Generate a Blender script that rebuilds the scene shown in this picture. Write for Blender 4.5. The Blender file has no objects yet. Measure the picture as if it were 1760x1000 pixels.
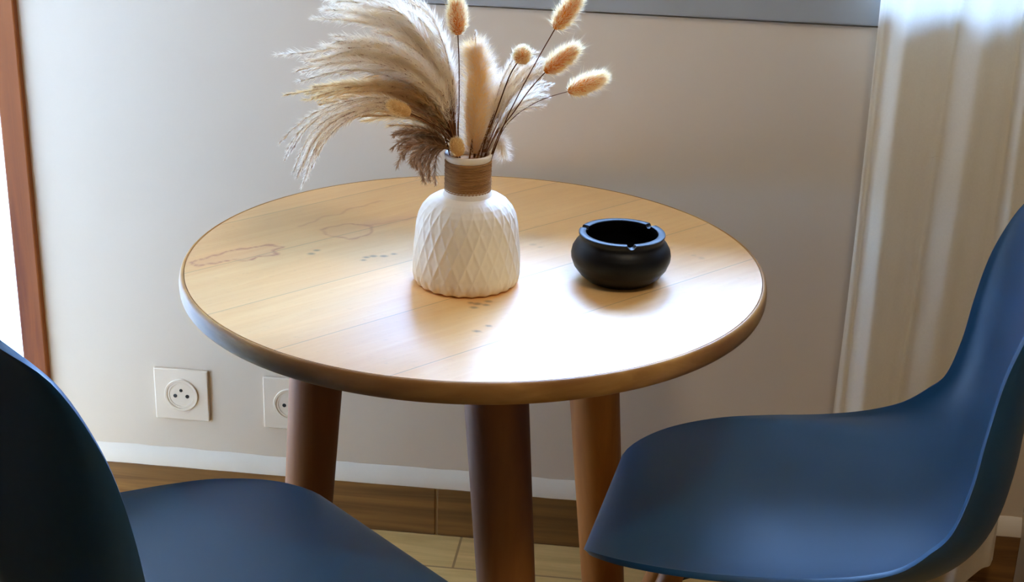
import bpy, math, random
import numpy as np
from mathutils import Vector, Matrix
random.seed(7); rng = np.random.default_rng(7)
PI = math.pi
scn = bpy.context.scene
COL = scn.collection

# ------------------------------------------------------------------ helpers
class MB:
    """collects vertices and faces; build() links them as ONE mesh object"""
    def __init__(s): s.v=[]; s.f=[]; s.m=[]; s.mi=0
    def add(s, vs, fs):
        o=len(s.v); s.v.extend([tuple(map(float,p)) for p in vs]); s.f.extend([tuple(i+o for i in f) for f in fs]); s.m.extend([s.mi]*len(fs)); return s
    def box(s, x0,x1,y0,y1,z0,z1):
        v=[(x0,y0,z0),(x1,y0,z0),(x1,y1,z0),(x0,y1,z0),(x0,y0,z1),(x1,y0,z1),(x1,y1,z1),(x0,y1,z1)]
        return s.add(v,[(0,3,2,1),(4,5,6,7),(0,1,5,4),(1,2,6,5),(2,3,7,6),(3,0,4,7)])
    def tube(s, pts, rad, n=8, cap=True):
        P=[Vector(p) for p in pts]; k=len(P)
        R=[rad]*k if not hasattr(rad,'__len__') else list(rad)
        vs=[]; up=None
        for i in range(k):
            t=(P[min(i+1,k-1)]-P[max(i-1,0)]).normalized()
            if up is None:
                up=Vector((0,0,1)) if abs(t.z)<.9 else Vector((1,0,0))
            a=t.cross(up)
            if a.length<1e-6: a=t.cross(Vector((0,1,0)))
            a.normalize(); b=a.cross(t).normalized(); up=b
            for j in range(n):
                th=2*PI*j/n; vs.append(P[i]+R[i]*(math.cos(th)*a+math.sin(th)*b))
        fs=[(i*n+j,i*n+(j+1)%n,(i+1)*n+(j+1)%n,(i+1)*n+j) for i in range(k-1) for j in range(n)]
        if cap: fs+= [tuple(range(n-1,-1,-1)), tuple((k-1)*n+j for j in range(n))]
        return s.add(vs,fs)
    def lathe(s, prof, n=64, fn=None, close=False):
        """prof: (r,z) list; fn(r,z,theta)->(r,z)"""
        vs=[]
        for (r,z) in prof:
            for j in range(n):
                th=2*PI*j/n
                rr,zz = fn(r,z,th) if fn else (r,z)
                vs.append((rr*math.cos(th),rr*math.sin(th),zz))
        k=len(prof); fs=[]
        for i in range(k-1 if not close else k):
            i2=(i+1)%k
            for j in range(n):
                fs.append((i*n+j,i*n+(j+1)%n,i2*n+(j+1)%n,i2*n+j))
        if not close:
            if prof[0][0]>1e-6: fs.append(tuple(range(n-1,-1,-1)))
            if prof[-1][0]>1e-6: fs.append(tuple((k-1)*n+j for j in range(n)))
        return s.add(vs,fs)
    def build(s, name, mats, parent=None, smooth=False, loc=None, rotz=None):
        me=bpy.data.meshes.new(name); me.from_pydata(s.v,[],s.f); me.update()
        mats = mats if isinstance(mats,(list,tuple)) else [mats]
        for m in mats: me.materials.append(m)
        if len(mats)>1: me.polygons.foreach_set('material_index', s.m)
        if smooth:
            me.polygons.foreach_set('use_smooth',[True]*len(me.polygons))
        o=bpy.data.objects.new(name,me); COL.objects.link(o)
        if parent is not None: o.parent=parent
        if loc is not None: o.location=loc
        if rotz is not None: o.rotation_euler.z=rotz
        return o

def bevel(o, w, seg=2, ang=30):
    m=o.modifiers.new('bevel','BEVEL'); m.width=w; m.segments=seg; m.limit_method='ANGLE'; m.angle_limit=math.radians(ang); return o
def autosmooth(o, ang=35):
    me=o.data; me.polygons.foreach_set('use_smooth',[True]*len(me.polygons))
    try: me.set_sharp_from_angle(angle=math.radians(ang))
    except Exception: pass
    return o
def empty(name, loc=(0,0,0), rotz=0):
    o=bpy.data.objects.new(name,None); COL.objects.link(o); o.location=loc; o.rotation_euler.z=rotz; o.empty_display_size=.05; return o
def tag(o,label=None,cat=None,group=None,kind=None):
    if label: o['label']=label
    if cat: o['category']=cat
    if group: o['group']=group
    if kind: o['kind']=kind
    return o
def struct(o,label=None):
    o['kind']='structure'
    if label: o['label']=label
    return o

def lin(c):
    return tuple(((x/255)/12.92 if x/255<=.04045 else ((x/255+.055)/1.055)**2.4) for x in c)+(1,)

class NT:
    def __init__(s,name):
        s.m=bpy.data.materials.new(name); s.m.use_nodes=True; s.t=s.m.node_tree; s.t.nodes.clear()
        s.out=s.n('ShaderNodeOutputMaterial')
    def n(s,ty,**kw):
        nd=s.t.nodes.new(ty)
        for k,v in kw.items():
            if k.startswith('i_'):
                key=k[2:]; key=int(key) if key.isdigit() else key.replace('_',' ')
                nd.inputs[key].default_value=v
            else: setattr(nd,k,v)
        return nd
    def l(s,a,b): s.t.links.new(a,b)
    def principled(s,**kw):
        p=s.n('ShaderNodeBsdfPrincipled')
        for k,v in kw.items(): p.inputs[k.replace('_',' ')].default_value=v
        s.l(p.outputs[0],s.out.inputs[0]); s.p=p; return p
    def coord(s,kind='Object',scale=(1,1,1),rot=(0,0,0),loc=(0,0,0)):
        c=s.n('ShaderNodeTexCoord'); mp=s.n('ShaderNodeMapping'); mp.inputs['Scale'].default_value=scale; mp.inputs['Rotation'].default_value=rot; mp.inputs['Location'].default_value=loc
        s.l(c.outputs[kind],mp.inputs[0]); return mp.outputs[0]
    def noise(s,vec,scale,detail=4,rough=.55,dist=0):
        nd=s.n('ShaderNodeTexNoise'); nd.inputs['Scale'].default_value=scale; nd.inputs['Detail'].default_value=detail; nd.inputs['Roughness'].default_value=rough; nd.inputs['Distortion'].default_value=dist
        if vec is not None: s.l(vec,nd.inputs['Vector'])
        return nd.outputs['Fac']
    def ramp(s,fac,stops):
        r=s.n('ShaderNodeValToRGB'); e=r.color_ramp.elements
        while len(e)<len(stops): e.new(.5)
        for el,(p,c) in zip(e,stops): el.position=p; el.color=c if hasattr(c,'__len__') else (c,c,c,1)
        s.l(fac,r.inputs[0]); return r.outputs[0]
    def mix(s,fac,a,b,mode='MIX'):
        m=s.n('ShaderNodeMix',data_type='RGBA',blend_type=mode)
        for sock,val in ((m.inputs[0],fac),(m.inputs[6],a),(m.inputs[7],b)):
            if hasattr(val,'is_linked') : s.l(val,sock)
            else: sock.default_value=val
        return m.outputs[2]
    def bump(s,h,strength=.2,dist=.002):
        b=s.n('ShaderNodeBump'); b.inputs['Strength'].default_value=strength; b.inputs['Distance'].default_value=dist
        s.l(h,b.inputs['Height']); s.l(b.outputs[0],s.p.inputs['Normal']); return b

# ------------------------------------------------------------------ camera
F_PX=2600.; PIT=.3769; ROLL=.0309; PAN=.0268
TZ=.674                                   # height of the table top
CAM=Vector((0,-1.9063,TZ+.7125))
fw=Vector((math.sin(PAN)*math.cos(PIT),math.cos(PAN)*math.cos(PIT),-math.sin(PIT)))
rt=Vector((math.cos(PAN),-math.sin(PAN),0)); up=rt.cross(fw)
rt2=math.cos(ROLL)*rt+math.sin(ROLL)*up; up2=-math.sin(ROLL)*rt+math.cos(ROLL)*up
cd=bpy.data.cameras.new('camera'); cam=bpy.data.objects.new('camera',cd); COL.objects.link(cam)
M=Matrix((( rt2.x,up2.x,-fw.x,CAM.x),(rt2.y,up2.y,-fw.y,CAM.y),(rt2.z,up2.z,-fw.z,CAM.z),(0,0,0,1)))
cam.matrix_world=M
cd.sensor_fit='HORIZONTAL'; cd.sensor_width=36; cd.lens=F_PX/1760*36; cd.clip_start=.05
scn.camera=cam
def ray(px,py):
    px=float(px); py=float(py)
    return fw+(px-880)/F_PX*rt2-(py-500)/F_PX*up2
def at_y(px,py,y):
    y=float(y)
    d=ray(px,py); k=(y-CAM.y)/d.y; return CAM+d*k

# ------------------------------------------------------------------ materials
def mat_wall():
    t=NT('painted_plaster'); p=t.principled(Roughness=.75)
    c=t.coord(); a=t.noise(c,3,4); b=t.noise(c,60,3)
    col=t.mix(a,lin((206,189,166)),lin((212,197,175)))
    sp=t.noise(c,26,2,.4); m=t.ramp(sp,[(.2,0),(.215,0),(.22,0)]); 
    t.l(col,p.inputs['Base Color']); t.bump(b,.12,.0015); return t.m
def mat_plain(name,col,rough=.5,spec=.5,bumpscale=None,bumpstr=.1,var=.06):
    t=NT(name); p=t.principled(Roughness=rough); p.inputs['Specular IOR Level'].default_value=spec
    c=t.coord(); a=t.noise(c,14,3)
    c1=lin(col); c2=tuple(x*(1-var) for x in c1[:3])+(1,)
    t.l(t.mix(a,c1,c2),p.inputs['Base Color'])
    if bumpscale: t.bump(t.noise(c,bumpscale,3),bumpstr,.001)
    return t.m
def mat_wood(name,c1,c2,rough=.4,grain=(3,60,60),scale=1,spec=.5,c3=None,bump=.08):
    t=NT(name); p=t.principled(Roughness=rough); p.inputs['Specular IOR Level'].default_value=spec
    c=t.coord(scale=grain); a=t.noise(c,scale,6,.6,.6); b=t.noise(t.coord(scale=tuple(g*.25 for g in grain)),scale,3,.5,.4)
    col=t.mix(t.ramp(a,[(.3,0),(.7,1)]),lin(c1),lin(c2))
    if c3: col=t.mix(t.ramp(b,[(.42,0),(.66,1)]),col,lin(c3))
    t.l(col,p.inputs['Base Color']); t.bump(a,bump,.001); return t.m

M_wall=mat_wall()
M_taupe=mat_plain('dark_taupe_paint',(84,70,58),.7)
M_ceil=mat_plain('ceiling_paint',(190,182,168),.8)
M_band=mat_plain('white_plaster_band',(226,214,194),.6,.4,90,.25)
M_pvc=mat_plain('grey_window_plastic',(158,160,158),.35)
M_socket=mat_plain('white_socket_plastic',(226,210,188),.32)
M_hole=mat_plain('socket_hole_black',(14,12,10),.6)
M_pin=mat_plain('socket_pin_metal',(150,120,80),.35)
M_pin.node_tree.nodes['Principled BSDF'].inputs['Metallic'].default_value=.9
M_ceramic=mat_plain('matte_white_ceramic',(238,226,208),.5,.4,120,.05,.03)
M_black=mat_plain('black_ceramic',(4,5,7),.45,.25,200,.08,.2)
M_jute=None
M_shell=mat_plain('navy_blue_plastic',(4,68,106),.47,.5,500,.06,.1)
_p=M_shell.node_tree.nodes['Principled BSDF']; _p.inputs['Coat Weight'].default_value=.3; _p.inputs['Coat Roughness'].default_value=.45
M_steel=mat_plain('black_metal',(10,10,11),.4)
M_beech=mat_wood('beech_leg_wood',(190,125,62),(150,92,42),.45,(50,50,4))
M_doorwood=mat_wood('red_brown_door_wood',(138,72,20),(98,44,10),.55,(40,40,3),c3=(146,82,28),spec=.25)
M_legwood=mat_wood('table_leg_wood',(206,136,64),(140,84,38),.6,(16,16,1.4),c3=(92,52,24),spec=.3)
M_rim=mat_wood('table_rim_wood',(206,158,88),(170,120,60),.5,(14,14,60),c3=(132,88,42),spec=.3)
M_skirt=mat_wood('wood_look_skirting',(162,118,64),(94,60,30),.4,(2,40,45),c3=(78,54,30))

def mat_jute():
    t=NT('jute_twine'); p=t.principled(Roughness=.9); c=t.coord(scale=(60,60,300)); a=t.noise(c,1,4)
    t.l(t.mix(a,lin((104,66,30)),lin((190,140,82))),p.inputs['Base Color']); t.bump(a,.6,.002); return t.m
M_jute=mat_jute()

def mat_floor():
    t=NT('wood_look_floor_tiles'); p=t.principled(Roughness=.42)
    c=t.coord(loc=(.571,1.175,0))
    br=t.n('ShaderNodeTexBrick'); br.offset=.5
    for k,v in (('Scale',1),('Mortar Size',.0022),('Brick Width',.9),('Row Height',.148),('Bias',0)): br.inputs[k].default_value=v
    br.inputs['Color1'].default_value=(.25,.25,.25,1); br.inputs['Color2'].default_value=(.7,.7,.7,1); br.inputs['Mortar'].default_value=(0,0,0,1)
    t.l(c,br.inputs['Vector'])
    g=t.noise(t.coord(scale=(3,45,1)),1,6,.6,.7)
    col=t.mix(t.ramp(g,[(.3,0),(.72,1)]),lin((196,158,94)),lin((226,190,124)))
    col=t.mix(.18,col,br.outputs['Color'],'OVERLAY')
    col=t.mix(br.outputs['Fac'],col,lin((158,124,76)))
    t.l(col,p.inputs['Base Color']); t.bump(br.outputs['Fac'],-.3,.001); return t.m
M_floor=mat_floor()

def mat_tabletop():
    t=NT('oiled_mango_wood_planks'); p=t.principled(Roughness=.36); p.inputs['Specular IOR Level'].default_value=.5; p.inputs['Coat Weight'].default_value=1; p.inputs['Coat Roughness'].default_value=.40; p.inputs['Coat IOR'].default_value=1.55
    A=math.radians(40.5)
    c=t.coord(rot=(0,0,-A))                          # x along the planks, y across
    sep=t.n('ShaderNodeSeparateXYZ'); t.l(c,sep.inputs[0])
    def mth(op,a,b=None,clamp=False):
        n=t.n('ShaderNodeMath',operation=op); n.use_clamp=clamp
        for i,x in enumerate((a,b)):
            if x is None: continue
            if hasattr(x,'is_linked'): t.l(x,n.inputs[i])
            else: n.inputs[i].default_value=x
        return n.outputs[0]
    w=.138
    q=mth('DIVIDE',mth('ADD',sep.outputs['Y'],-.053+10*w),w)
    fr=mth('FRACT',q); pid=mth('FLOOR',q)
    d=mth('MULTIPLY',mth('MINIMUM',fr,mth('SUBTRACT',1.0,fr)),w)      # distance to the nearest seam
    seam=mth('SUBTRACT',1.0,mth('DIVIDE',d,.0011,True),True)
    wn=t.n('ShaderNodeTexWhiteNoise',noise_dimensions='1D'); t.l(pid,wn.inputs['W'])
    # grain: noise stretched along the planks, shifted per plank
    cb=t.n('ShaderNodeCombineXYZ'); t.l(mth('MULTIPLY',sep.outputs['X'],5),cb.inputs[0]); t.l(mth('MULTIPLY',sep.outputs['Y'],70),cb.inputs[1]); t.l(mth('MULTIPLY',pid,7.3),cb.inputs[2])
    g=t.noise(cb.outputs[0],1,6,.6,.8)
    cb2=t.n('ShaderNodeCombineXYZ'); t.l(mth('MULTIPLY',sep.outputs['X'],2.2),cb2.inputs[0]); t.l(mth('MULTIPLY',sep.outputs['Y'],13),cb2.inputs[1]); t.l(mth('MULTIPLY',pid,3.1),cb2.inputs[2])
    g2=t.noise(cb2.outputs[0],1,4,.55,1.2)
    col=t.mix(t.ramp(g,[(.3,0),(.7,1)]),lin((240,180,100)),lin((250,202,132)))
    col=t.mix(t.ramp(g2,[(.4,0),(.75,.5)]),col,lin((220,164,92)))
    col=t.mix(t.ramp(wn.outputs['Value'],[(0,0),(1,.35)]),col,lin((232,190,132)))
    fl=t.noise(t.coord(scale=(90,260,1),rot=(0,0,-A)),1,3,.7); col=t.mix(t.ramp(fl,[(.6,0),(.78,.25)]),col,lin((150,110,60)))
    at=t.n('ShaderNodeAttribute',attribute_name='stain'); sx=t.n('ShaderNodeSeparateColor'); t.l(at.outputs['Color'],sx.inputs[0])
    blot=t.noise(t.coord(scale=(60,60,1)),1,4,.7)
    st=mth('MULTIPLY',sx.outputs[0],mth('ADD',mth('MULTIPLY',blot,1.1),.35),True)
    col=t.mix(st,col,lin((186,84,14)))
    col=t.mix(mth('MULTIPLY',sx.outputs[1],.8),col,lin((104,58,24)))
    col=t.mix(mth('MULTIPLY',sx.outputs[2],.55),col,lin((206,140,110)))
    col=t.mix(mth('MULTIPLY',seam,.6),col,lin((96,66,34)))
    t.l(col,p.inputs['Base Color'])
    rr=t.ramp(g,[(.2,(.33,)*3+(1,)),(.8,(.42,)*3+(1,))]); t.l(rr,p.inputs['Roughness'])
    h=mth('SUBTRACT',mth('MULTIPLY',g,.25),seam); t.bump(h,.12,.0008)
    return t.m
M_top=mat_tabletop()

def mat_fiber(name,c1,c2,trans=.5,scale=40):
    t=NT(name); d=t.n('ShaderNodeBsdfDiffuse'); tr=t.n('ShaderNodeBsdfTranslucent'); mx=t.n('ShaderNodeMixShader'); mx.inputs[0].default_value=trans
    col=t.mix(t.noise(t.coord(),scale,3),lin(c1),lin(c2))
    t.l(col,d.inputs[0]); t.l(col,tr.inputs[0]); t.l(d.outputs[0],mx.inputs[1]); t.l(tr.outputs[0],mx.inputs[2]); t.l(mx.outputs[0],t.out.inputs[0]); return t.m
M_reedhair=mat_fiber('reed_silver_hair',(255,249,236),(252,241,222),.58)
M_reedgold=mat_fiber('reed_golden_hair',(250,232,190),(236,208,158),.5)
M_reedpurple=mat_fiber('reed_purple_hair',(208,172,134),(136,98,66),.5)
M_seed=mat_fiber('reed_seed_brown',(170,118,80),(126,80,52),.35)
M_stalk=mat_fiber('dry_stalk',(150,98,50),(120,72,34),.2)
M_stalkdark=mat_fiber('dark_dry_stalk',(112,70,40),(82,48,26),.2)
M_bunnycore=mat_fiber('bunny_tail_core',(240,160,50),(222,138,36),.3,90)
M_bunnyhair=mat_fiber('bunny_tail_hair',(255,246,216),(252,232,180),.6)
M_bunnytan=mat_fiber('bunny_tail_tan',(240,206,146),(220,178,112),.4)
M_pampas=mat_fiber('cream_pampas_hair',(255,238,190),(252,222,160),.55)
M_pampaswhite=mat_fiber('white_pampas_hair',(252,246,236),(246,234,214),.55)

def mat_curtain():
    t=NT('sheer_linen'); d=t.n('ShaderNodeBsdfDiffuse'); tr=t.n('ShaderNodeBsdfTranslucent'); tp=t.n('ShaderNodeBsdfTransparent')
    a=t.noise(t.coord(scale=(9,9,240)),1,5,.75); sl=t.ramp(a,[(.70,0),(.76,1)])
    col=t.mix(t.noise(t.coord(scale=(300,300,300)),1,2),lin((250,243,228)),lin((242,234,218)))
    col=t.mix(t.mix(.6,(0,0,0,1),sl),col,lin((176,166,150)))
    t.l(col,d.inputs[0]); t.l(col,tr.inputs[0])
    m1=t.n('ShaderNodeMixShader'); m1.inputs[0].default_value=.32; t.l(d.outputs[0],m1.inputs[1]); t.l(tr.outputs[0],m1.inputs[2])
    m2=t.n('ShaderNodeMixShader'); m2.inputs[0].default_value=.05; t.l(m1.outputs[0],m2.inputs[1]); t.l(tp.outputs[0],m2.inputs[2])
    t.l(m2.outputs[0],t.out.inputs[0]); return t.m
M_curtain=mat_curtain()
def mat_glass():
    t=NT('window_glass'); tp=t.n('ShaderNodeBsdfTransparent'); g=t.n('ShaderNodeBsdfGlossy'); g.inputs['Roughness'].default_value=.02
    fr=t.n('ShaderNodeFresnel'); fr.inputs[0].default_value=1.3
    mx=t.n('ShaderNodeMixShader'); t.l(fr.outputs[0],mx.inputs[0]); t.l(tp.outputs[0],mx.inputs[1]); t.l(g.outputs[0],mx.inputs[2]); t.l(mx.outputs[0],t.out.inputs[0]); return t.m
M_glass=mat_glass()
def mat_paving():
    t=NT('pale_terrace_paving'); p=t.principled(Roughness=.6); br=t.n('ShaderNodeTexBrick'); br.offset=0
    for k,v in (('Scale',1),('Mortar Size',.004),('Brick Width',.6),('Row Height',.6)): br.inputs[k].default_value=v
    br.inputs['Color1'].default_value=lin((214,212,206)); br.inputs['Color2'].default_value=lin((206,205,200)); br.inputs['Mortar'].default_value=lin((160,158,150))
    t.l(t.coord(),br.inputs['Vector']); t.l(br.outputs['Color'],p.inputs['Base Color']); return t.m
M_paving=mat_paving()
M_leaf=mat_fiber('hedge_leaves',(172,180,60),(96,128,40),.4,6)

# ------------------------------------------------------------------ room
PSI=-.1333; W=.42            # back wall: turned a little, behind the table
XL=-.742; XR=.925; YF=-6.0; ZC=2.5
def onwall(t,y,z):           # t along the back wall, y out of it (negative = into the room)
    return Vector((t*math.cos(PSI)-y*math.sin(PSI), W+t*math.sin(PSI)+y*math.cos(PSI), z))
def wall_local(o): o.location=(0,W,0); o.rotation_euler.z=PSI; return o

WT0,WT1=-.17,.90; WZ0,WZ1=.934,2.15       # window opening
m=MB()
m.box(-.747,WT0,0,.2,0,ZC).box(WT1,1.0,0,.2,0,ZC).box(WT0,WT1,0,.2,0,WZ0).box(WT0,WT1,0,.2,WZ1,ZC)
struct(wall_local(m.build('wall_back',M_wall)),'warm white painted wall behind the table')
fl=MB().box(-.95,1.15,YF-.1,.75,-.06,0).build('floor',M_floor); struct(fl,'wood look floor tiles under the table')
fl.data.transform(Matrix.Rotation(-PSI,4,'Z')); fl.rotation_euler.z=PSI
fl.data.transform(Matrix.Translation((-.053,-.0,0))); fl.location=Matrix.Rotation(PSI,3,'Z')@Vector((.053,0,0))
struct(MB().box(-.95,1.15,YF-.1,.85,ZC,ZC+.1).build('ceiling',M_ceil))
DY0,DY1,DZ=-.12,.51,2.08                   # door opening in the left wall, up to the corner post
XL=-.80
m=MB(); m.box(XL-.14,XL,YF,DY0,0,ZC).box(XL-.14,XL,DY0,.52,DZ+.08,ZC)
struct(m.build('wall_left',M_taupe))
struct(MB().box(XR,XR+.18,YF,.50,0,ZC).build('wall_right',mat_plain('tan_paint',(170,148,116),.75)))
struct(MB().box(-.95,1.15,YF-.15,YF,0,ZC).build('wall_front',M_taupe))

# door frame in the left wall, seen at the photo's left edge
d=empty('door_1'); wall_local(d); struct(d,'red brown wooden door frame at the left edge, open to the terrace')
bevel(MB().box(-.7885,-.7465,-.012,.055,0,DZ).build('door_jamb',M_doorwood,d),.003)
jb=MB().box(XL-.14,XL+.004,DY0,DY0+.05,0,DZ).build('door_jamb',M_doorwood); jb.parent=d; jb.matrix_parent_inverse=(Matrix.Translation((0,W,0))@Matrix.Rotation(PSI,4,'Z')).inverted()
hd=MB().box(XL-.14,XL+.012,DY0,.51,DZ,DZ+.08).build('door_head',M_doorwood); hd.parent=d; hd.matrix_parent_inverse=jb.matrix_parent_inverse

# window in the back wall
w=empty('window_1'); wall_local(w); struct(w,'white window frame above the wall behind the table')
m=MB(); y0,y1=-.008,.06; fb=.066
m.box(WT0,WT1,y0,y1,WZ0+.003,WZ0+fb).box(WT0,WT1,y0,y1,WZ1-fb,WZ1).box(WT0,WT0+fb,y0,y1,WZ0+fb,WZ1-fb).box(WT1-fb,WT1,y0,y1,WZ0+fb,WZ1-fb)
mc=(WT0+WT1)/2; m.box(mc-.03,mc+.03,y0+.004,y1,WZ0+fb,WZ1-fb)
bevel(m.build('window_frame',M_pvc,w),.003)
for a,b in ((WT0+fb,mc-.03),(mc+.03,WT1-fb)):
    MB().box(a,b,.028,.032,WZ0+fb,WZ1-fb).build('window_pane',M_glass,w)

# skirting and the white band above it
m=MB(); x=-.74
edges=[-.742,-.42+.0,-.0+.0045,.42,.935]
for a,b in zip((-.742,-.056,.86),(-.0595,.857,.935)): m.box(a,b,-.010,0,0,.0935)
b=wall_local(m.build('baseboard_back',M_skirt)); bevel(b,.0015,1); struct(b,'wood look tile skirting along the back wall')
b=wall_local(MB().box(-.0595,-.056,-.0085,0,0,.093).build('baseboard_grout',mat_plain('grout',(150,122,82),.8))); struct(b); b.name='trim_2'
n=80; vs=[];fs=[]
for i in range(n+1):
    t_=-.742+(.935+.742)*i/n; j=.0007*math.sin(i*.23)+.0005*math.sin(i*1.3)+rng.normal(0,.0004)
    vs+=[(t_,-.0095,.0928+.3*j),(t_,-.0095,.0960+j*.3),(t_,-.002,.1255+j),(t_,0,.1262+j)]
fs=[(i*4+k,(i+1)*4+k,(i+1)*4+k+1,i*4+k+1) for i in range(n) for k in range(3)]
struct(wall_local(MB().add(vs,fs).build('trim_1',M_band,smooth=True)),'rough white plaster band above the skirting')

# ------------------------------------------------------------------ sockets
def socket(t,z,s,label):
    r=empty('wall_socket'); r.location=onwall(t,0,z); r.rotation_euler.z=PSI
    tag(r,label,'socket','white wall sockets above the skirting')
    h=s/2
    bevel(MB().box(-h,h,-.006,0,-h,h).build('cover_plate',M_socket,r),.0022,3)
    def disc(prof,name,mat,x=0,zz=0,n=48):
        mb=MB().lathe(prof,n); o=mb.build(name,mat,r); autosmooth(o,40)
        o.data.transform(Matrix.Translation((x,0,zz))@Matrix.Rotation(PI/2,4,'X')); return o   # local z -> -y
    R=s*.31
    disc([(R*.86,.0055),(R*.86,.0086),(R*.97,.0088),(R,.0078),(R,.0055)],'socket_ring',M_socket)
    disc([(0,.0066),(R*.70,.0066),(R*.72,.0076),(R*.77,.0076),(R*.86,.0070)],'socket_face',M_socket)
    for sx in (-1,1): disc([(R*.115,.0060),(R*.115,.0075),(0,.0075)],'pin_hole',M_hole,sx*R*.36,-R*.06,16)
    disc([(R*.10,.0060),(R*.10,.0075),(0,.0075)],'earth_socket',M_hole,0,R*.30,16)
    return r
SZ=.0965
socket(-.5573+SZ/2,.2335,SZ,'white wall socket left of the table, its three holes in full view')
socket(-.3634+SZ/2,.2315,SZ,'white wall socket half hidden behind the left table leg')

# ------------------------------------------------------------------ table
TR=.39; RI=.3826
tb=empty('round_table',(0,0,0)); tag(tb,'round wooden table with water stained plank top and thick splayed legs','table')
# top: dense polar grid with the stain marks as an attribute
nr,na=150,420
rs=[0.0]+[RI*(i/nr)**.85 for i in range(1,nr+1)]
vs=[(0,0,TZ)]+[(r*math.cos(2*PI*j/na),r*math.sin(2*PI*j/na),TZ) for r in rs[1:] for j in range(na)]
fs=[(0,1+j,1+(j+1)%na) for j in range(na)]+[(1+(i-1)*na+j,1+i*na+j,1+i*na+(j+1)%na,1+(i-1)*na+(j+1)%na) for i in range(1,nr) for j in range(na)]
base=len(vs); zb=TZ-.024
vs+= [(RI*math.cos(2*PI*j/na),RI*math.sin(2*PI*j/na),zb) for j in range(na)]
o0=1+(nr-1)*na
fs+=[(o0+j,base+j,base+(j+1)%na,o0+(j+1)%na) for j in range(na)]+[tuple(base+j for j in range(na-1,-1,-1))]
top=MB().add(vs,fs).build('table_top',M_top,tb)
V=np.array(vs)
def seg_dist(P,poly,closed):
    best=np.full(len(P),9.)
    q=np.array(poly); m_=len(q)
    for i in range(m_ if closed else m_-1):
        a=q[i]; b_=q[(i+1)%m_]; ab=b_-a; tt=np.clip(((P-a)@ab)/(ab@ab+1e-12),0,1)
        best=np.minimum(best,np.hypot(*(P-(a+tt[:,None]*ab)).T))
    return best
P2=V[:,:2]; wob=P2+.0017*np.stack([np.sin(P2[:,1]*160)+.6*np.sin(P2[:,0]*390),np.sin(P2[:,0]*180)+.6*np.sin(P2[:,1]*350)],1)
ringA=[(-.374,-.027),(-.352,-.004),(-.328,.021),(-.300,.036),(-.276,.046),(-.262,.038),(-.275,.026),(-.264,.010),(-.293,-.004),(-.300,-.014),(-.322,-.017),(-.345,-.030),(-.363,-.043)]
ringB=[(-.219,.111),(-.200,.130),(-.181,.139),(-.160,.138),(-.147,.130),(-.148,.105),(-.152,.091),(-.175,.076),(-.197,.086),(-.212,.098)]
arc1=[(-.249,.122),(-.232,.150),(-.217,.170),(-.200,.182),(-.186,.204),(-.160,.232),(-.138,.248)]
arc2=[(-.150,.135),(-.130,.150),(-.100,.165),(-.080,.185),(-.050,.200)]
st=np.zeros((len(V),4)); 
for poly,wd,cl,k in ((ringA,.0022,True,1.0),(ringB,.0018,True,.75),(arc1,.002,False,.5),(arc2,.0025,False,.35)):
    dd=seg_dist(wob,poly,cl); st[:,0]=np.maximum(st[:,0],k*np.exp(-(dd/wd)**2))
def inside(P,poly):
    c=np.zeros(len(P),bool); q=np.array(poly); j=len(q)-1
    for i in range(len(q)):
        xi,yi=q[i]; xj,yj=q[j]
        cnd=((yi>P[:,1])!=(yj>P[:,1]))&(P[:,0]<(xj-xi)*(P[:,1]-yi)/(yj-yi+1e-12)+xi); c^=cnd; j=i
    return c
st[:,2]=np.maximum(st[:,2],.30*inside(wob,ringA)); st[:,2]=np.maximum(st[:,2],.2*inside(wob,ringB))
st[:,2]=np.maximum(st[:,2],.6*np.exp(-((seg_dist(wob,[(-.15,.14),(-.10,.17),(-.05,.2)],False))/.018)**2))
spots=[(-.215,.028,.0035),(-.221,.014,.004),(-.146,.005,.0035),(-.137,.010,.004),(-.149,-.006,.003),(-.123,.011,.004),(.004,-.153,.0045),(.015,-.156,.0035),(0,-.165,.004),(.018,-.144,.004),(-.004,-.150,.003),(.004,-.240,.0035),(.018,-.223,.003),(-.11,.02,.003),(.08,.07,.004),(.09,.06,.003),(.31,.03,.004),(.30,.04,.003),(.27,.07,.004)]
for x,y,r in spots: st[:,1]=np.maximum(st[:,1],(.85 if x<.05 else .3)*np.exp(-(((P2[:,0]-x)/r/1.3)**2+((P2[:,1]-y)/r)**2)**2))
at=top.data.color_attributes.new('stain','FLOAT_COLOR','POINT'); st[:,3]=1
at.data.foreach_set('color',st.astype(np.float32).ravel())
# edge band: half-round profile, a fine dark groove between it and the planks
prof=[(RI+.0009,TZ-.024),(RI+.0009,TZ-.0003),(RI+.0016,TZ+.0002)]
for k in range(1,12):
    a=PI/2-PI*k/12; prof.append((TR-.0060+.0060*math.cos(a)**.8 if math.cos(a)>0 else TR-.006, TZ-.0135+.0137*math.sin(a)))
prof+=[(RI+.001,TZ-.027),(RI-.03,TZ-.027),(RI-.03,TZ-.024)]
rim=MB().lathe(prof,240,close=True).build('edge_band',M_rim,tb); autosmooth(rim,50)
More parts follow.
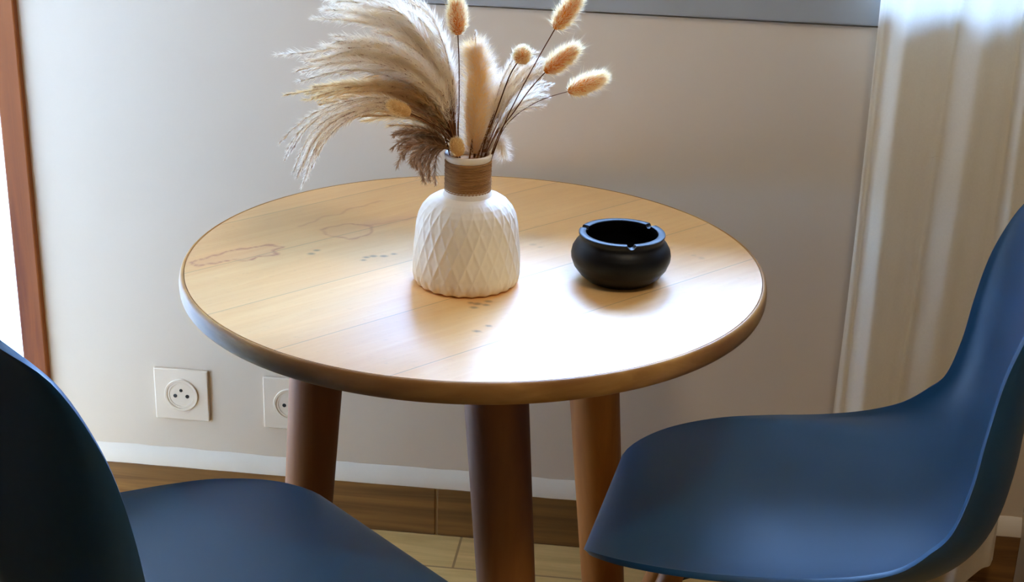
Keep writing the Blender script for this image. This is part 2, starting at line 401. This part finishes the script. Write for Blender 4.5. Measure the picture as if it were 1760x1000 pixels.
# legs
rtp,rbt,ra,rb=.2199,.2889,.0411,.0334
for at_,ab_,tx,bx in ((.1126,.2545,0,0),(2.31,2.2647,0,0),(-1.9251,-1.9594,-.0048,.006)):
    T=Vector((math.sin(at_)*rtp,-math.cos(at_)*rtp,.648)); B=Vector((math.sin(ab_)*rbt,-math.cos(ab_)*rbt,.0))
    T.x+=tx; B.x+=bx; n=24; k=9; pts=[]
    vs=[]
    for i in range(k):
        q=i/(k-1); c=T.lerp(B,q); r=ra+(rb-ra)*q
        vs+=[(c.x+r*math.cos(2*PI*j/n),c.y+r*math.sin(2*PI*j/n),c.z) for j in range(n)]
    fs=[(i*n+j,(i+1)*n+j,(i+1)*n+(j+1)%n,i*n+(j+1)%n) for i in range(k-1) for j in range(n)]+[tuple(range(n)),tuple((k-1)*n+j for j in range(n-1,-1,-1))]
    autosmooth(MB().add(vs,fs).build('leg',M_legwood,tb),50)

# ------------------------------------------------------------------ vase
VX,VY=-.011,-.072
vz=empty('vase',(VX,VY,TZ)); tag(vz,'white ceramic vase with embossed diamond pattern and jute wrapped neck','vase')
prof0=[(.052,0),(.0655,.0012),(.0683,.004),(.0692,.010),(.0690,.025),(.0680,.045),(.0663,.065),(.0646,.080),(.0617,.0925),(.0573,.1015),(.0515,.1085),(.0450,.1130),(.0380,.1160),(.0315,.1175)]
def resample(pr,n):
    P=np.array(pr); d=np.r_[0,np.cumsum(np.hypot(*np.diff(P,axis=0).T))]; s=np.linspace(0,d[-1],n); return list(zip(np.interp(s,d,P[:,0]),np.interp(s,d,P[:,1])))
pr=resample(prof0,130)
NV=24
def emboss(r,z,th):
    if z<.0005: return r,z
    a=NV*th/2+z*74; b=NV*th/2-z*74
    m_=min(abs(math.sin(a)),abs(math.sin(b)))
    fade=min(1,max(0,(.119-z)/.012))
    amp=.0011*fade*min(1,r/.06)
    foot=max(0,1-z/.016); r-=.0042*foot*(.5-.5*math.cos(NV*th+PI))
    return r-amp*min(1,m_*1.35)**.8+.0008*fade, z
body=MB().lathe(pr,480,emboss).lathe([(.0315,.1175),(.0285,.119),(.0275,.122),(.0275,.1630),(.0288,.1640),(.0302,.1695),(.0300,.1715),(.0285,.1725),(.0265,.1718),(.0255,.168),(.0250,.140),(.033,.112),(.052,.095),(.060,.03),(.04,.008),(.0,.007)],96)
autosmooth(body.build('vase_body',M_ceramic,vz),60)
# jute wrap: stacked coils
prj=[(.0276,.1165)]
NC=21
for i in range(NC):
    for k in range(5):
        a=-PI/2+PI*k/4; prj.append((.0287+.0009*math.cos(a)+.0002*math.sin(i*2.3),(.1172+(i+.5)*.0455/NC)+.0010*math.sin(a)))
prj.append((.0276,.1630))
tw=MB().lathe(prj,80,lambda r,z,th:(r+.0003*math.sin(th*41+z*900),z+.0012*math.sin(th+.4)*(1 if .120<z<.157 else 0)*.4))
for _ in range(500):
    th=rng.uniform(0,2*PI); z=rng.uniform(.118,.163); r=.0293; p=Vector((r*math.cos(th),r*math.sin(th),z)); dd=Vector((math.cos(th)+rng.normal(0,.9)*-math.sin(th),math.sin(th)+rng.normal(0,.9)*math.cos(th),rng.normal(0,.6))).normalized()*rng.uniform(.001,.004)
    s=Vector((-math.sin(th)*.0001,math.cos(th)*.0001,.0001)); tw.add([p-s,p+s,p+dd],[(0,1,2)])
tw.build('jute_wrap',M_jute,vz,smooth=True)

# ------------------------------------------------------------------ ashtray
ash=empty('ashtray',(.1905,-.053,TZ)); tag(ash,'black round ashtray with a notched rim','ashtray')
pa=[(0,0),(.040,0),(.0445,.0012),(.0535,.0085),(.0610,.018),(.0648,.0275),(.0652,.033),(.0638,.0400),(.0600,.0465),(.0565,.0505),(.0550,.0530),(.0552,.0560),(.0562,.0590),(.0562,.0605),(.0552,.0614),(.0480,.0614),(.0470,.0606),(.0475,.0560),(.0500,.050),(.0550,.040),(.0560,.030),(.052,.018),(.042,.010),(0,.009)]
prf=[]
for (a,b) in zip(pa[:-1],pa[1:]):
    nn=max(1,int(math.hypot(a[0]-b[0],a[1]-b[1])/.0025))
    prf+=[(a[0]+(b[0]-a[0])*k/nn,a[1]+(b[1]-a[1])*k/nn) for k in range(nn)]
prf.append(pa[-1]); prf=[(r,z*1.05) for r,z in prf]
NOT=[math.radians(x) for x in (-82,38,158)]
def notch(r,z,th):
    if z>.0573 and r>.045:
        for a in NOT:
            d_=abs((th-a+PI)%(2*PI)-PI)*.052
            if d_<.0052:
                dep=math.sqrt(max(0,.0052**2-d_**2)); return r,min(z,.0648-dep)
    return r,z
o=MB().lathe(prf,360,notch).build('ashtray_bowl',M_black,ash); autosmooth(o,45)

# ------------------------------------------------------------------ chairs
SH=[ # s-knots: forward, up, half width, edge lift along the inward normal
 (.1960,.3540,.080,0.),(.2080,.3620,.110,0.),(.2085,.3760,.1350,0.),(.1900,.3890,.1610,0.),(.1480,.3990,.1900,.0040),(.0831,.4048,.2134,.0114),(.0197,.4054,.2228,.0202),
 (-.0658,.4066,.2258,.0322),(-.1445,.4111,.2278,.0472),(-.2052,.4247,.2277,.0606),(-.2509,.4564,.2244,.0658),(-.2764,.5027,.2210,.0599),(-.2876,.5702,.2195,.0532),(-.2903,.6402,.2141,.0474),
 (-.2933,.7077,.2026,.0397),(-.2967,.7632,.1893,.0262),(-.2995,.8014,.1684,.0128),(-.3025,.8213,.1305,.0014),(-.3067,.8278,.0734,0.)]
def shell_surface(ns=90,nu=49):
    K=np.array(SH); dd=np.r_[0,np.cumsum(np.hypot(*np.diff(K[:,:2],axis=0).T)+.3*abs(np.diff(K[:,2])))]
    # smooth interpolation (catmull-rom)
    def cr(col,s):
        i=int(np.clip(np.searchsorted(dd,s)-1,0,len(dd)-2)); t=(s-dd[i])/(dd[i+1]-dd[i])
        def tan(k):
            a=max(k-1,0); b=min(k+1,len(dd)-1); return (col[b]-col[a])/(dd[b]-dd[a])
        h=dd[i+1]-dd[i]; a,b=col[i],col[i+1]; ta,tb_=tan(i)*h,tan(i+1)*h
        return (2*t**3-3*t*t+1)*a+(t**3-2*t*t+t)*ta+(-2*t**3+3*t*t)*b+(t**3-t*t)*tb_
    S=np.linspace(0,dd[-1],ns); rows=[]
    C_=np.array([[cr(K[:,c],s) for c in range(4)] for s in S])
    tg=np.gradient(C_[:,:2],axis=0); tg/=np.linalg.norm(tg,axis=1)[:,None]
    nrm=np.stack([-tg[:,1],tg[:,0]],1)       # candidate normal
    nrm*=np.where(nrm[:,1:2]*1.0+nrm[:,0:1]*1.0<0,-1,1)   # pointing up / forward
    vs=[]
    for i in range(ns):
        f,z,w_,e=C_[i]
        for j in range(nu):
            u=-1+2*j/(nu-1); a=abs(u)
            l=math.copysign(w_*(1-(1-a)**1.45),u)
            lift=e*(a**3.2)
            vs.append((f+nrm[i,0]*lift, l, z+nrm[i,1]*lift))
    fs=[(i*nu+j,i*nu+j+1,(i+1)*nu+j+1,(i+1)*nu+j) for i in range(ns-1) for j in range(nu-1)]
    return vs,fs
def make_chair():
    r=empty('shell_chair')
    vs,fs=shell_surface()
    sh=MB().add(vs,fs).build('seat_shell',M_shell,r,smooth=True)
    so=sh.modifiers.new('thickness','SOLIDIFY'); so.thickness=.0075; so.offset=-1 
    bv=sh.modifiers.new('round','BEVEL'); bv.width=.002; bv.segments=2; bv.limit_method='ANGLE'; bv.angle_limit=math.radians(50)
    tops=[(.085,.085),(.085,-.085),(-.115,.085),(-.115,-.085)]; feet=[(.205,.215),(.205,-.215),(-.225,.205),(-.225,-.205)]
    for (a,b) in zip(tops,feet):
        T=Vector((*a,.380)); B=Vector((*b,0)); 
        autosmooth(MB().tube([T.lerp(B,q) for q in (0,.1,.3,.6,.98,1)],[.013,.0155,.017,.0155,.012,.0115],16).build('leg',M_beech,r),50)
    def P(i,q): return Vector((*tops[i],.380)).lerp(Vector((*feet[i],0)),q)
    for i,j in ((0,2),(2,0),(1,3),(3,1),(0,1),(1,0),(2,3),(3,2)):
        MB().tube([P(i,.12),P(j,.62)],.004,8).build('brace',M_steel,r,smooth=True)
    mt=MB().box(-.12,.12,-.105,.105,.378,.396); mt.build('mounting_plate',M_steel,r)
    return r
def copy_tree(o,parent=None):
    c=o.copy(); COL.objects.link(c)
    if parent: c.parent=parent
    for ch in [x for x in bpy.data.objects if x.parent==o]: copy_tree(ch,c)
    return c
chR=make_chair(); chL=copy_tree(chR)
chR.location=(.3829,-.1655,0); chR.rotation_euler.z=2.874
chL.location=(-.2621,-.3638,0); chL.rotation_euler.z=.7051
tag(chR,'dark blue moulded shell chair on the right, its satin seat tucked towards the table','chair','shell chairs at the round table')
tag(chL,'dark blue moulded shell chair in the left foreground, its back to the camera','chair','shell chairs at the round table')

# ------------------------------------------------------------------ curtain
def curtain():
    t0,t1,zt=.588,.884,2.32; nt,nz=170,90
    vs=[]
    for i in range(nz+1):
        q=i/nz
        for j in range(nt+1):
            u=j/nt
            hem=.0+.075*max(0,(u-.72)/.28)**1.5+.012*math.sin(u*23)
            z=zt+(hem+.004-zt)*q
            t=t0+(t1-t0)*u+ .004*math.sin(z*3.1+u*9)+ .010*(1-u)*max(0,(.5-z))*-.6
            ph=2*PI*(u*3.4+.10*math.sin(z*1.7+u*5))
            dep=.010*math.sin(ph)+.004*math.sin(ph*2.1+1+z)+.0015*math.sin(ph*3.7+z*2)
            dep*=.75+.25*q
            t+=.006*math.sin(ph*1.0+1.2)
            vs.append((t,-.062+dep,z))
    fs=[(i*(nt+1)+j,(i+1)*(nt+1)+j,(i+1)*(nt+1)+j+1,i*(nt+1)+j+1) for i in range(nz) for j in range(nt)]
    o=wall_local(MB().add(vs,fs).build('curtain',M_curtain,smooth=True)); return o
cu=curtain(); tag(cu,'sheer white linen curtain hanging beside the window down to the floor','curtain')
rod=empty('curtain_rod'); wall_local(rod); tag(rod,'white curtain rod above the window','curtain rod')
MB().tube([(-.6,-.062,2.33),(.9,-.062,2.33)],.010,12).build('rod',M_pvc,rod,smooth=True)
for t_ in (-.5,.86): MB().box(t_-.008,t_+.008,-.07,0,2.322,2.338).build('bracket',M_pvc,rod)

# ------------------------------------------------------------------ dried grasses
YB=VY
def hair(mb,p,d,L,w,bend=None):
    """a tapering hair: a slim blade of two segments"""
    L=float(L); w=float(w); d=d.normalized(); s=d.cross(Vector(rng.normal(0,1,3)))
    if s.length<1e-5: return
    s=s.normalized()*w*.5
    m1=p+d*L*.55; e=p+d*L+(bend*L if bend is not None else Vector((0,0,0)))
    mb.add([p-s,p+s,m1+s*.7,m1-s*.7,e],[(0,1,2,3),(3,2,4)])
def spline(pts,n):
    P=[Vector(p) for p in pts]; out=[]
    for k in range(n+1):
        x=k/n*(len(P)-1); i=min(int(x),len(P)-2); t=x-i
        p0=P[max(i-1,0)];p1=P[i];p2=P[i+1];p3=P[min(i+2,len(P)-1)]
        out.append(.5*((2*p1)+(p2-p0)*t+(2*p0-5*p1+4*p2-p3)*t*t+(3*p1-p0-3*p2+p3)*t**3))
    return out
NECK=Vector((VX,VY,TZ+.12))
def neckpt(px,dy=0.0,z=.115):               # a point inside the vase under the mouth
    return Vector((VX+max(-.014,min(.014,px)),VY+dy,TZ+z))

def bunny(tip,base,stem,ydep,label,r=.0098,nh=2200,hl=.0115,mats=(M_bunnycore,M_bunnyhair),stemr=.00075,ydtip=0):
    T=at_y(*tip,ydep+ydtip); B=at_y(*base,ydep); ax=(T-B); L=ax.length; ax.normalize()
    root=empty('bunny_tail',B); tag(root,label,'dried grass','bunny tail grass heads in the vase')
    sp=[at_y(*q,ydep+(YB-ydep)*(i+1)/(len(stem)+1)) for i,q in enumerate(stem)]
    end=neckpt((sp[-1].x-VX)*.5,(ydep-YB)*.1) if sp else neckpt(.005)
    line=spline([B+ax*.004]+sp+[end],26)
    MB().tube([p-B for p in line],stemr,6).build('stem',M_stalkdark,root,smooth=True)
    # core: ovoid along the axis
    q=ax.to_track_quat('Z','Y'); mb=MB(); n=20;k=14;vs=[]
    for i in range(k+1):
        a=PI*i/k; rr=(r*.74)*math.sin(a)**.8*(1.08-.16*(1-math.cos(a))*.5); z=L*.5*(1-math.cos(a))
        for j in range(n):
            bump_=1+.06*math.sin(j*5.1+i*3.3)
            vs.append(q@Vector((rr*bump_*math.cos(2*PI*j/n),rr*bump_*math.sin(2*PI*j/n),z)))
    fs=[(i*n+j,i*n+(j+1)%n,(i+1)*n+(j+1)%n,(i+1)*n+j) for i in range(k) for j in range(n)]
    core=mb.add(vs,fs).build('seed_head',mats[0],root,smooth=True)
    hb=MB()
    for _ in range(nh):
        a=math.acos(1-2*rng.uniform(.0,1)); th=rng.uniform(0,2*PI); rr=r*.70*math.sin(a)**.8
        p=q@Vector((rr*math.cos(th),rr*math.sin(th),L*.5*(1-math.cos(a))))
        d=q@Vector((math.cos(th)*math.sin(a)*.62,math.sin(th)*math.sin(a)*.62,.62+.35*-math.cos(a)))
        d+=Vector(rng.normal(0,.18,3)); long=rng.random()<.06
        hair(hb,p,d,hl*rng.uniform(.6,1.1)*(1.9 if long else 1),.00026 if long else .00052)
    hb.build('bristles',mats[1],core)
    return root
bunny((784,-2),(787,60),[(789,110),(789,180),(788,240)],-.085,'upright bunny tail head on a straight stem, tallest above the vase',r=.0122,hl=.010)
bunny((996,-8),(953,50),[(925,100),(890,165),(862,225)],-.080,'bunny tail head cut by the top edge, right of the upright one',r=.0112)
bunny((991,82),(936,124),[(912,152),(885,190),(855,236)],-.095,'slanting bunny tail head just below the top edge one',r=.0115)
bunny((1038,132),(976,158),[(930,172),(885,200),(856,240)],-.060,'lowest bunny tail head, reaching farthest right over the table',r=.0108,stemr=.0005)
bunny((901,88),(893,104),[(876,130),(852,195),(830,255)],-.105,'small round bunny tail head seen end on',r=.0112,hl=.0075,ydtip=-.014)
bunny((668,178),(706,196),[(735,210),(765,235)],-.125,'tan bunny tail head lying among the left reed plumes',r=.0105,mats=(M_bunnytan,M_pampas),nh=900,hl=.005)
bunny((782,238),(790,268),[(791,274)],-.094,'short tan bunny tail head standing in the vase mouth',r=.0112,mats=(M_bunnytan,M_pampas),nh=900,hl=.004)

def raceme(mb,line,hl,dens,w=.0008,ang=.5,seed=True,tipfade=True,start=.25,tuft=5,droop=0):
    """one feathery strand along a polyline: thread, seeds, silky hairs"""
    mb.mi=1; mb.tube(line,[.00045*(1-.7*i/(len(line)-1)) for i in range(len(line))],4,cap=False)
    Ls=[(line[i+1]-line[i]).length for i in range(len(line)-1)]; tot=sum(Ls); n=max(4,int(tot/dens)); acc=0;i=0
    for k in range(n):
        s=tot*(start+(1-start)*(k+rng.random())/n)
        a=0;i=0
        while i<len(Ls)-1 and a+Ls[i]<s: a+=Ls[i]; i+=1
        t=(s-a)/Ls[i]; p=line[i].lerp(line[i+1],min(1,t)); tan=(line[i+1]-line[i]).normalized()
        side=tan.cross(Vector(rng.normal(0,1,3))).normalized()
        fr=s/tot; env=hl*min(1,.45+2.2*(1-fr))*(min(1,(fr-start)/.15+.25))
        if seed and rng.random()<.6:
            mb.mi=1; d=(tan+side*.35).normalized(); hair(mb,p,d,.0042,.0014)
        mb.mi=0
        for _ in range(tuft):
            d=tan+side*ang*rng.uniform(.3,1.2)+Vector(rng.normal(0,.20,3))+Vector((0,0,-droop))
            hair(mb,p,d,env*rng.uniform(.55,1.15),w,Vector(rng.normal(0,.06,3)))
def plume(name,label,cat_group,keys,n,ydep,yspread,hl,dens,mats,jit=7,stemkey=None,start=.25,tuft=5,ang=.5,taper=.0,seed=True,w=.0008,lenjit=.17,droop=0):
    """n feathery strands fanned between key pixel curves, gathered on one stem"""
    base=neckpt(-.006,(ydep-YB)*.12)
    root=empty(name,base); tag(root,label,'dried grass',cat_group)
    mb=MB()
    K=[np.array(k,float) for k in keys]; m_=24
    def rs_(k):
        L=spline([(p[0],p[1],0) for p in k],m_); return np.array([(q.x,q.y) for q in L])
    R=[rs_(k) for k in K]
    for s in range(n):
        x=(s+rng.uniform(-.3,.3))/max(1,n-1)*(len(R)-1); x=min(max(x,0),len(R)-1-1e-6); i=int(x); f=x-i
        c=R[i]*(1-f)+R[min(i+1,len(R)-1)]*f if len(R)>1 else R[0].copy()
        lim=1-abs(rng.normal(0,lenjit)); c=np.stack([np.interp(np.linspace(0,lim,m_+1),np.linspace(0,1,m_+1),c[:,q]) for q in (0,1)],1)
        ramp_=np.linspace(0,1,m_+1)
        c+= (rng.normal(0,jit,2)[None,:]*ramp_[:,None]**1.2)
        dy=rng.uniform(-1,1)*yspread
        line=[at_y(px,py,YB+(ydep-YB+dy)*min(1,.15+1.1*q)) for (px,py),q in zip(c,ramp_)]
        raceme(mb,[p-base for p in line],hl*1.15,dens*.7,start=start,tuft=tuft,ang=ang,seed=seed,w=w,droop=droop)
    mb.build('plume',mats,root)
    sk=stemkey or keys[0][:2]
    line=spline([base]+[at_y(px,py,YB+(ydep-YB)*.3*(i+1)/len(sk)) for i,(px,py) in enumerate(sk)],12)
    MB().tube([p-base for p in line],.0012,6).build('stem',M_stalk,root,smooth=True)
    return root
G='feathery reed plumes in the vase'
O=(783,262)
plume('reed_plume','tallest silvery reed plume, sweeping to the top left above the vase',G,
  [[O,(781,215),(776,150),(756,80),(720,25),(672,-10)],[O,(780,215),(768,140),(735,70),(680,20),(600,0),(548,-2)],[O,(779,220),(762,145),(720,75),(650,35),(548,20)]],
  40,-.050,.040,.021,.0024,[M_reedhair,M_seed],stemkey=[(783,240),(776,150)],start=.28,tuft=5,jit=13)
plume('reed_plume','broad pale reed plume fanning left below the tallest one',G,
  [[O,(778,220),(755,150),(705,95),(630,65),(540,68)],[O,(777,220),(750,160),(695,115),(615,92),(540,112)],[O,(776,225),(745,165),(690,120),(605,95),(530,108),(481,114)]],
  36,-.085,.040,.019,.0026,[M_reedhair,M_seed],stemkey=[(782,240),(762,165)],start=.26,tuft=5,jit=12)
plume('reed_plume','golden brown reed plume in the middle of the left side',G,
  [[O,(775,225),(740,170),(675,140),(600,150),(560,165)],[O,(774,228),(735,180),(670,150),(580,150),(483,166)],[O,(773,232),(730,195),(665,175),(610,180),(570,190)],[O,(770,240),(735,215),(690,205),(640,205)]],
  30,-.075,.030,.017,.0026,[M_reedgold,M_seed],jit=8,stemkey=[(780,240),(755,200)],start=.2,tuft=5)
plume('reed_plume','thin arching reed plume drooping far left, low over the table',G,
  [[O,(772,230),(725,190),(650,165),(560,185),(510,215),(480,245)],[O,(770,235),(720,200),(650,180),(580,205),(540,245),(516,318)],[O,(770,238),(722,205),(655,185),(590,208),(552,250),(528,300)]],
  14,-.120,.020,.012,.0024,[M_reedhair,M_seed],jit=6,stemkey=[(780,242),(745,208)],start=.35,tuft=4,ang=.4,lenjit=.06)
plume('reed_plume','dark wispy purple reed plume hanging just left of the vase neck',G,
  [[(780,262),(765,245),(735,225),(700,225),(672,232)],[(780,262),(760,250),(725,240),(690,252),(680,272)],[(780,262),(762,252),(735,252),(712,275),(716,300)],[(780,262),(764,255),(748,265),(742,290),(742,318)]],
  30,-.085,.035,.013,.0026,[M_reedpurple,M_seed],jit=6,stemkey=[(778,252),(750,240)],start=.2,tuft=5,ang=.7)
plume('reed_plume','pale open reed plume leaning right behind the bunny tail stems',G,
  [[(830,262),(840,215),(856,150),(872,105),(872,80)],[(832,262),(846,215),(870,150),(905,105),(940,92)],[(834,262),(852,220),(885,160),(925,125),(952,118)],[(836,262),(856,225),(885,190),(915,178),(945,172)],[(836,262),(852,232),(872,195),(915,165),(955,155)]],
  22,-.040,.030,.016,.0028,[M_reedhair,M_seed],jit=5,stemkey=[(832,240),(850,190)],start=.3,tuft=5)
plume('reed_plume','slim husk of reed poking up behind the cream pampas',G,
  [[(812,262),(815,160),(820,90),(822,48)],[(812,262),(814,170),(817,100),(813,62)]],4,-.050,.008,.009,.0028,[M_pampaswhite,M_stalk],jit=2,stemkey=[(813,230),(815,150)],start=.62,tuft=4)

def pampas(name,label,spine,half,ydep,hl,n,mats,white=.3,group=None,tipdir=None):
    base=neckpt(.003,(ydep-YB)*.2); root=empty(name,base); tag(root,label,'dried grass',group)
    L=spline([at_y(px,py,ydep) for px,py in spine],40); mb=MB()
    for _ in range(n):
        q=rng.random()**.9; i=min(int(q*40),39); p=L[i].lerp(L[i+1],q*40-i); tan=(L[min(i+1,40)]-L[max(i-1,0)]).normalized()
        side=tan.cross(Vector(rng.normal(0,1,3))).normalized()
        rr=half*(math.sin(PI*min(1,.12+q*.80))**.6)
        s=rng.random()**.6; p0=p+side*rr*s*.62
        d=tan*.75+side*(.35+.5*s)+Vector(rng.normal(0,.22,3))
        mb.mi=1 if s>.80-white*.6 and rng.random()<.75 else 0
        hair(mb,p0,d,hl*rng.uniform(.6,1.15),.00045,Vector(rng.normal(0,.15,3))+side*.15)
    mb.mi=0
    k=20;vs=[];n_=14
    for i in range(k+1):
        q=i/k; p=L[min(40,int(q*39))]; rr=half*.58*math.sin(PI*min(1,.10+q*.88))**.7
        for j in range(n_): vs.append((p.x+rr*math.cos(2*PI*j/n_),p.y+rr*math.sin(2*PI*j/n_),p.z))
    mb.add(vs,[(i*n_+j,i*n_+(j+1)%n_,(i+1)*n_+(j+1)%n_,(i+1)*n_+j) for i in range(k) for j in range(n_)])
    mb.v=[tuple(Vector(v)-base) for v in mb.v]
    mb.build('plume',mats,root)
    MB().tube([Vector((0,0,0)),L[0]-base,L[6]-base],.0015,6).build('stem',M_stalk,root)
    return root
pampas('pampas_plume','thick cream pampas plume rising straight from the vase mouth',[(816,262),(817,215),(820,160),(822,110),(814,82)],.023,-.060,.017,9000,[M_pampas,M_pampaswhite],.35,'pampas plumes in the vase')
pampas('pampas_plume','white pampas plume standing right behind the cream one',[(832,255),(842,205),(846,160),(838,125)],.017,-.035,.016,3500,[M_pampaswhite,M_pampaswhite],.3,'pampas plumes in the vase')
pampas('pampas_plume','small white tuft hanging over the right of the vase mouth',[(836,262),(850,240),(862,246),(866,268)],.010,-.060,.012,1400,[M_pampaswhite,M_pampaswhite],.3,'pampas plumes in the vase')

# ------------------------------------------------------------------ outside
g=MB().box(-14,14,-8,16,-.14,-.07).build('ground',M_paving); struct(g,'pale terrace paving outside')
struct(MB().box(-5,XL-.14,-4,3.0,2.2,2.3).build('light_blocking_roof',M_ceil),'added unseen roof outside the door')  # added out of view to cut the sky light entering by the door
def bush(name,loc,sx,sy,h,n,label):
    mb=MB()
    for _ in range(n):
        u=rng.normal(0,1,3); u/=np.linalg.norm(u); rr=rng.uniform(.75,1.0)
        p=Vector((u[0]*sx*rr,u[1]*sy*rr,h*.5+u[2]*h*.5*rr)); d=Vector(u)+Vector(rng.normal(0,.5,3)); d.normalize()
        s=d.cross(Vector(rng.normal(0,1,3))).normalized()*.022
        L=d*rng.uniform(.05,.09); mb.add([p,p+L*.5+s,p+L,p+L*.5-s],[(0,1,2,3)])
    r=empty(name,loc); tag(r,label,'bush')
    mb.build('foliage',M_leaf,r)
    MB().tube([(0,0,0),(.03,0,h*.3),(0,.02,h*.6)],[.03,.025,.015],8).build('trunk',M_stalkdark,r)
    return r
bush('garden_bush',(-2.1,3.6,-.07),.9,.7,1.3,5000,'sunlit yellow green bush beyond the terrace, at the left edge')

# ------------------------------------------------------------------ light
wd=bpy.data.worlds.new('sky'); scn.world=wd; wd.use_nodes=True; nt=wd.node_tree; nt.nodes.clear()
wo=nt.nodes.new('ShaderNodeOutputWorld'); bg=nt.nodes.new('ShaderNodeBackground'); nt.links.new(bg.outputs[0],wo.inputs[0])
tc=nt.nodes.new('ShaderNodeTexCoord'); sx=nt.nodes.new('ShaderNodeSeparateXYZ'); nt.links.new(tc.outputs['Generated'],sx.inputs[0])
rp=nt.nodes.new('ShaderNodeValToRGB'); nt.links.new(sx.outputs['Z'],rp.inputs[0])
e=rp.color_ramp.elements; e[0].position=.0; e[0].color=(.046,.043,.040,1); e2=e.new(.30); e2.color=(.054,.056,.060,1); e=[x for x in rp.color_ramp.elements]; e=[e[0],e[2]]; e[1].position=.50; e[1].color=(.30,.53,1.0,1)
nt.links.new(rp.outputs[0],bg.inputs[0]); bg.inputs[1].default_value=52.0
def light(name,ty,loc,energy,color=(1,1,1),rot=None,**kw):
    l=bpy.data.lights.new(name,ty); l.energy=energy; l.color=color
    for k,v in kw.items(): setattr(l,k,v)
    o=bpy.data.objects.new(name,l); COL.objects.link(o); o.location=loc
    if rot is not None: o.rotation_euler=rot
    return o
sd=Vector((-.62,.30,-.75)).normalized()
s=light('sun','SUN',(0,0,6),6,(1,.94,.84),angle=.009); s.rotation_euler=sd.to_track_quat('-Z','Y').to_euler()
# portals in the window and in the door opening: they only guide the sampling of the sky
p=light('window_portal','AREA',onwall((WT0+WT1)/2,.1,(WZ0+WZ1)/2),1,shape='RECTANGLE',size=WT1-WT0,size_y=WZ1-WZ0); p.data.cycles.is_portal=True
p.rotation_euler=(onwall(0,-1,0)-onwall(0,0,0)).to_track_quat('-Z','Z').to_euler()
p=light('door_portal','AREA',(XL-.1,(DY0+DY1)/2,DZ/2),1,shape='RECTANGLE',size=DY1-DY0,size_y=DZ); p.data.cycles.is_portal=True
p.rotation_euler=Vector((1,0,0)).to_track_quat('-Z','Z').to_euler()
# added unseen lamp overhead: warm fill for wall, seats and table
fill_lamp=empty('added_fill_lamp',(.45,-.95,ZC)); tag(fill_lamp,'added unseen round lamp above the right chair','fill_lamp')
MB().lathe([(0,-.06),(.10,-.055),(.15,-.035),(.16,0)],32).build('added_lamp_shade',M_pvc,fill_lamp,smooth=True)
light('added_fill_light','AREA',(.45,-.95,ZC-.075),12,(1,.84,.64),shape='DISK',size=.3)

# ------------------------------------------------------------------ view
scn.view_settings.view_transform='Standard'; scn.view_settings.look='None'; scn.view_settings.gamma=1; scn.view_settings.exposure=.12
scn.view_settings.use_curve_mapping=False
c=scn.cycles; c.use_denoising=True; c.max_bounces=16; c.diffuse_bounces=12; c.transparent_max_bounces=16; c.caustics_reflective=False; c.caustics_refractive=False
